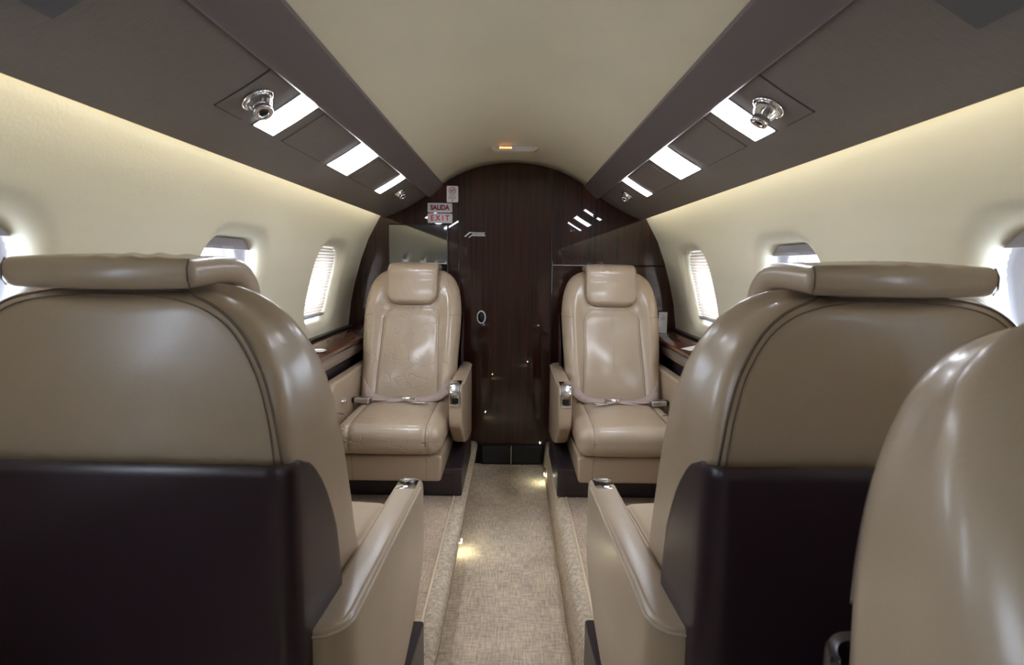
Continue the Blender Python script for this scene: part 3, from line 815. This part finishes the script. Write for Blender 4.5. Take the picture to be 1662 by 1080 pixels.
    obj('base_drawer_front', box(*sorted((-.10 * s, .215 * s)), -.2385, -.234, .130, .205), M_base, bs, smooth=False, mods=[BEV(.002, 2)])
    obj('pedestal', box(-.15, .15, -.10, .22, .20, .31), M_dark, root, smooth=False)
    # ---- aisle armrest
    XO, XI = .246, .197
    ya, yb = -.245, .254
    YS = [ya + .001, ya + .002, ya + .005, ya + .010, ya + .017, ya + .025, ya + .035, ya + .05, ya + .08, -.12, -.05, .03, .10, .17, yb - .075, yb - .055, yb - .040, yb - .028, yb - .018, yb - .010, yb - .004, yb]
    def ztop(y):
        d = y - ya
        return .545 if d > .035 else .545 - .035 + math.sqrt(max(0, .035 ** 2 - (.035 - d) ** 2))
    def zbot(y):
        P = [(ya, .408), (ya + .006, .385), (-.20, .352), (-.13, .300), (-.05, .270), (.05, .245), (yb, .225)]
        for a, b in zip(P, P[1:]):
            if y <= b[0]: return a[1] + (b[1] - a[1]) * (y - a[0]) / (b[0] - a[0])
        return P[-1][1]
    def xout(y):
        r = .040; d = yb - y
        x = XO if d > r else XO - r + math.sqrt(max(0, r * r - (r - d) ** 2)) * .98
        d = y - ya
        return x - .004 * max(0, 1 - d / .03)
    secs = []
    for y in YS:
        x0, x1, z0, z1 = XI, xout(y), zbot(y), ztop(y); r = .009; rt = .007; sec = []
        for (cx, cz, a0) in ((x1 - r, z1 - rt, 0), (x0 + r, z1 - rt, pi / 2), (x0 + r, z0 + r, pi), (x1 - r, z0 + r, 1.5 * pi)):
            for k2 in range(6):
                a = a0 + pi / 2 * k2 / 5; sec.append((s * (cx + r * math.cos(a)), y, cz + r * math.sin(a)))
        secs.append(sec)
    arm = obj('aisle_armrest', loft(secs), M_leather, root)
    P = [(s * (xout(y) + .0002), y + .0006, ztop(y) - .0055) for y in YS if y > ya + .045 and y <= yb]
    P += [(s * x, yb + .0006, .5395) for x in (.195, )]
    obj('armrest_piping', tube(resample([Vector(p) for p in P], 60), .0022, 6), M_thread, arm)
    obj('armrest_piping', tube([(s * (XI - .0002), y, .5395) for y in (-.20, 0, .15, yb - .005)], .0018, 6), M_thread, arm)
    # chrome recline catch wrapped over the front of the arm
    def path(off):
        r = .035 + off; P = [(ya + .075, .545 + off), (ya + .055, .545 + off), (ya + .035, .545 + off)]
        P += [(ya + .035 - r * math.sin(a), .545 - .035 + r * math.cos(a)) for a in [pi / 2 * i / 10 for i in range(1, 11)]]
        P += [(ya - off, .495), (ya - off, .480), (ya - off, .466)]
        return P
    pa, pb = path(.0005), path(.0030)
    def strip(x0, x1, A, B): return loft([[(s * x0, *p) for p in [a]][0:1] + [(s * x1, *a), (s * x1, *b), (s * x0, *b)] for a, b in zip(A, B)])
    cap = obj('recline_catch', strip(XI + .003, XO - .006, pa, pb), M_chrome, arm, mods=[BEV(.0012, 2)])
    pc = path(.0048)
    obj('catch_lever', strip(XI + .010, XO - .013, pb[2:11], pc[2:11]), M_brushed, cap, mods=[BEV(.0012, 2)])
    obj('catch_recess', box(*sorted((s * (XI + .011), s * (XO - .014))), ya - .0042, ya - .0028, .478, .498), M_black, cap, smooth=False)
    # ---- wall side armrest
    oy0, oy1 = -.35, .20
    def zt2(y): 
        d = y - oy0
        return .562 if d > .06 else .562 - .06 + math.sqrt(max(0, .06 ** 2 - (.06 - d) ** 2))
    secs = []
    for y in [oy0 + .001, oy0 + .003, oy0 + .008, oy0 + .016, oy0 + .028, oy0 + .042, oy0 + .06, -.2, -.1, 0, .1, oy1]:
        x0, x1, z0, z1 = .196, .238, .24, zt2(y); r = .010; sec = []
        for (cx, cz, a0) in ((x1 - r, z1 - r, 0), (x0 + r, z1 - r, pi / 2), (x0 + r, z0 + r, pi), (x1 - r, z0 + r, 1.5 * pi)):
            for k2 in range(6):
                a = a0 + pi / 2 * k2 / 5; sec.append((-s * (cx + r * math.cos(a)), y, cz + r * math.sin(a)))
        secs.append(sec)
    oa = obj('wall_armrest', loft(secs), M_leather, root)
    kn = obj('adjust_knob', disc_lathe([(.001, 0), (.009, 0), (.009, .002), (.005, .004), (.005, .010), (.007, .012), (.006, .015), (.001, .0155)], 24,
        M=Matrix.Translation((-s * .196, -.235, .478)) @ Matrix.Rotation(s * pi / 2, 4, 'Y')), M_chrome, oa)
    # ---- seat belt
    belt = empty('seat_belt', (0, 0, 0)); belt.parent = root
    mir = s
    def cz(x, y, up=.0): return (mir * x, y, cush(x, y + .1055, .054)[2] + .003 + up)
    P1 = [(-.180, .005), (-.165, -.035), (-.13, -.068), (-.08, -.088), (-.03, -.094), (.02, -.085)]
    pts = [cz(x, y, u) for (x, y), u in zip(P1, (.064, .042, .018, .006, .005, .010))]
    P = [Vector(p) for p in catmull(pts, 6)]
    n = len(P); wd_ = [Vector((0, .30, .95)).lerp(Vector((0, 1, .22)), min(1, i / n * 1.25)) for i in range(n)]
    obj('belt_webbing', ribbon(P, wd_, .040, .0022), M_web, belt)
    pts = [cz(x, y, u) for (x, y), u in zip([(.186, .00), (.165, -.03), (.13, -.055), (.085, -.075), (.05, -.080)], (.066, .046, .020, .008, .010))]
    P = [Vector(p) for p in catmull(pts, 6)]; n = len(P)
    obj('belt_webbing', ribbon(P, [Vector((0, .30, .95)).lerp(Vector((0, 1, .22)), min(1, i / n * 1.25)) for i in range(n)], .040, .0022), M_web, belt)
    pts = [cz(x, y, u) for (x, y), u in zip([(-.120, -.10), (-.08, -.094), (-.03, -.085), (.01, -.095), (.04, -.115)], (.012, .006, .006, .005, .006))]
    P = [Vector(p) for p in catmull(pts, 6)]
    obj('belt_webbing', ribbon(P, (0, 1, .1), .020, .002), M_web, belt)
    bx, by, bz_ = cz(-.155, -.105)
    T = Matrix.Translation((bx, by, bz_ + .013)) @ Matrix.Rotation(-.12 * mir, 4, 'Z')
    def TT(bm): bmesh.ops.transform(bm, matrix=T, verts=bm.verts); return bm
    bk = obj('belt_buckle', TT(rbox(.060, .036, .022, .005, (2, 2, 2))), M_brushed, belt)
    obj('buckle_latch', TT(box(*sorted((-mir * .042, -mir * .029)), -.015, .015, -.009, .010)), M_black, bk, smooth=False, mods=[BEV(.003, 2)])
    ax, ay, az = cz(.022, -.088)
    T = Matrix.Translation((ax, ay, az + .008)) @ Matrix.Rotation(.15 * mir, 4, 'Z')
    bm = bmesh.new(); box(-.030, -.025, -.021, .021, -.003, .005, bm); box(.025, .030, -.021, .021, -.003, .005, bm); box(-.028, .028, .010, .020, -.002, .004, bm); box(-.028, .028, -.020, -.012, -.002, .004, bm)
    tube([(-.027, -.002, .002), (.027, -.002, .002)], .005, 10, bm=bm)
    obj('belt_adjuster', TT(bm), M_chrome, belt, mods=[BEV(.0008, 2)])
    ax, ay, az = cz(.072, -.128)
    T = Matrix.Translation((ax, ay, az + .005)) @ Matrix.Rotation(-.25 * mir, 4, 'Z')
    bm = prism([(-.03, -.014), (.012, -.014), (.030, -.008), (.034, 0), (.030, .008), (.012, .014), (-.03, .014)], 'z', 0, .0025)
    box(-.030, -.008, -.017, .017, -.001, .006, bm); tube([(.030, -.012, .003), (.030, .012, .003)], .003, 8, bm=bm)
    obj('belt_tongue', TT(bm), M_chrome, belt, mods=[BEV(.0008, 2)])
    return root

FL = make_seat(1, 'beige leather seat facing the viewer under the monitor, left of the aisle end', True)
FR = make_seat(-1, 'beige leather seat facing the viewer beside the tent card, right of the aisle end', False)
def put(o, x, y, rz=0, label=None):
    o.location = (x, y, 0); o.rotation_euler = (0, 0, rz)
    if label: o['label'] = label
    return o
NL = put(copy_tree(FR), -.431, .870, pi - math.radians(2.0), 'near seat seen from behind on the left, its back filling the left edge')
NR = put(copy_tree(FL), .413, .880, pi + math.radians(1.8), 'near seat seen from behind on the right, headrest before the right windows')
S3 = put(copy_tree(FR), .430, .100, 0, 'closest seat, only its rounded backrest shoulder showing at the lower right corner')
for c in children(S3):          # this one carries no headrest pillow
    if c.name.startswith('headrest'):
        for g in children(c): bpy.data.objects.remove(g)
        bpy.data.objects.remove(c); break
for c in children(S3):
    if c.name.startswith('back_shell'): c.scale = (.945, 1, .92)
for c in children(NR):          # smoother leather than the well creased far seat
    if c.type == 'MESH' and c.data.materials and c.data.materials[0] == M_crease:
        c.data = c.data.copy(); c.data.materials[0] = M_leather
put(FL, -.424, 2.22); put(FR, .418, 2.22)
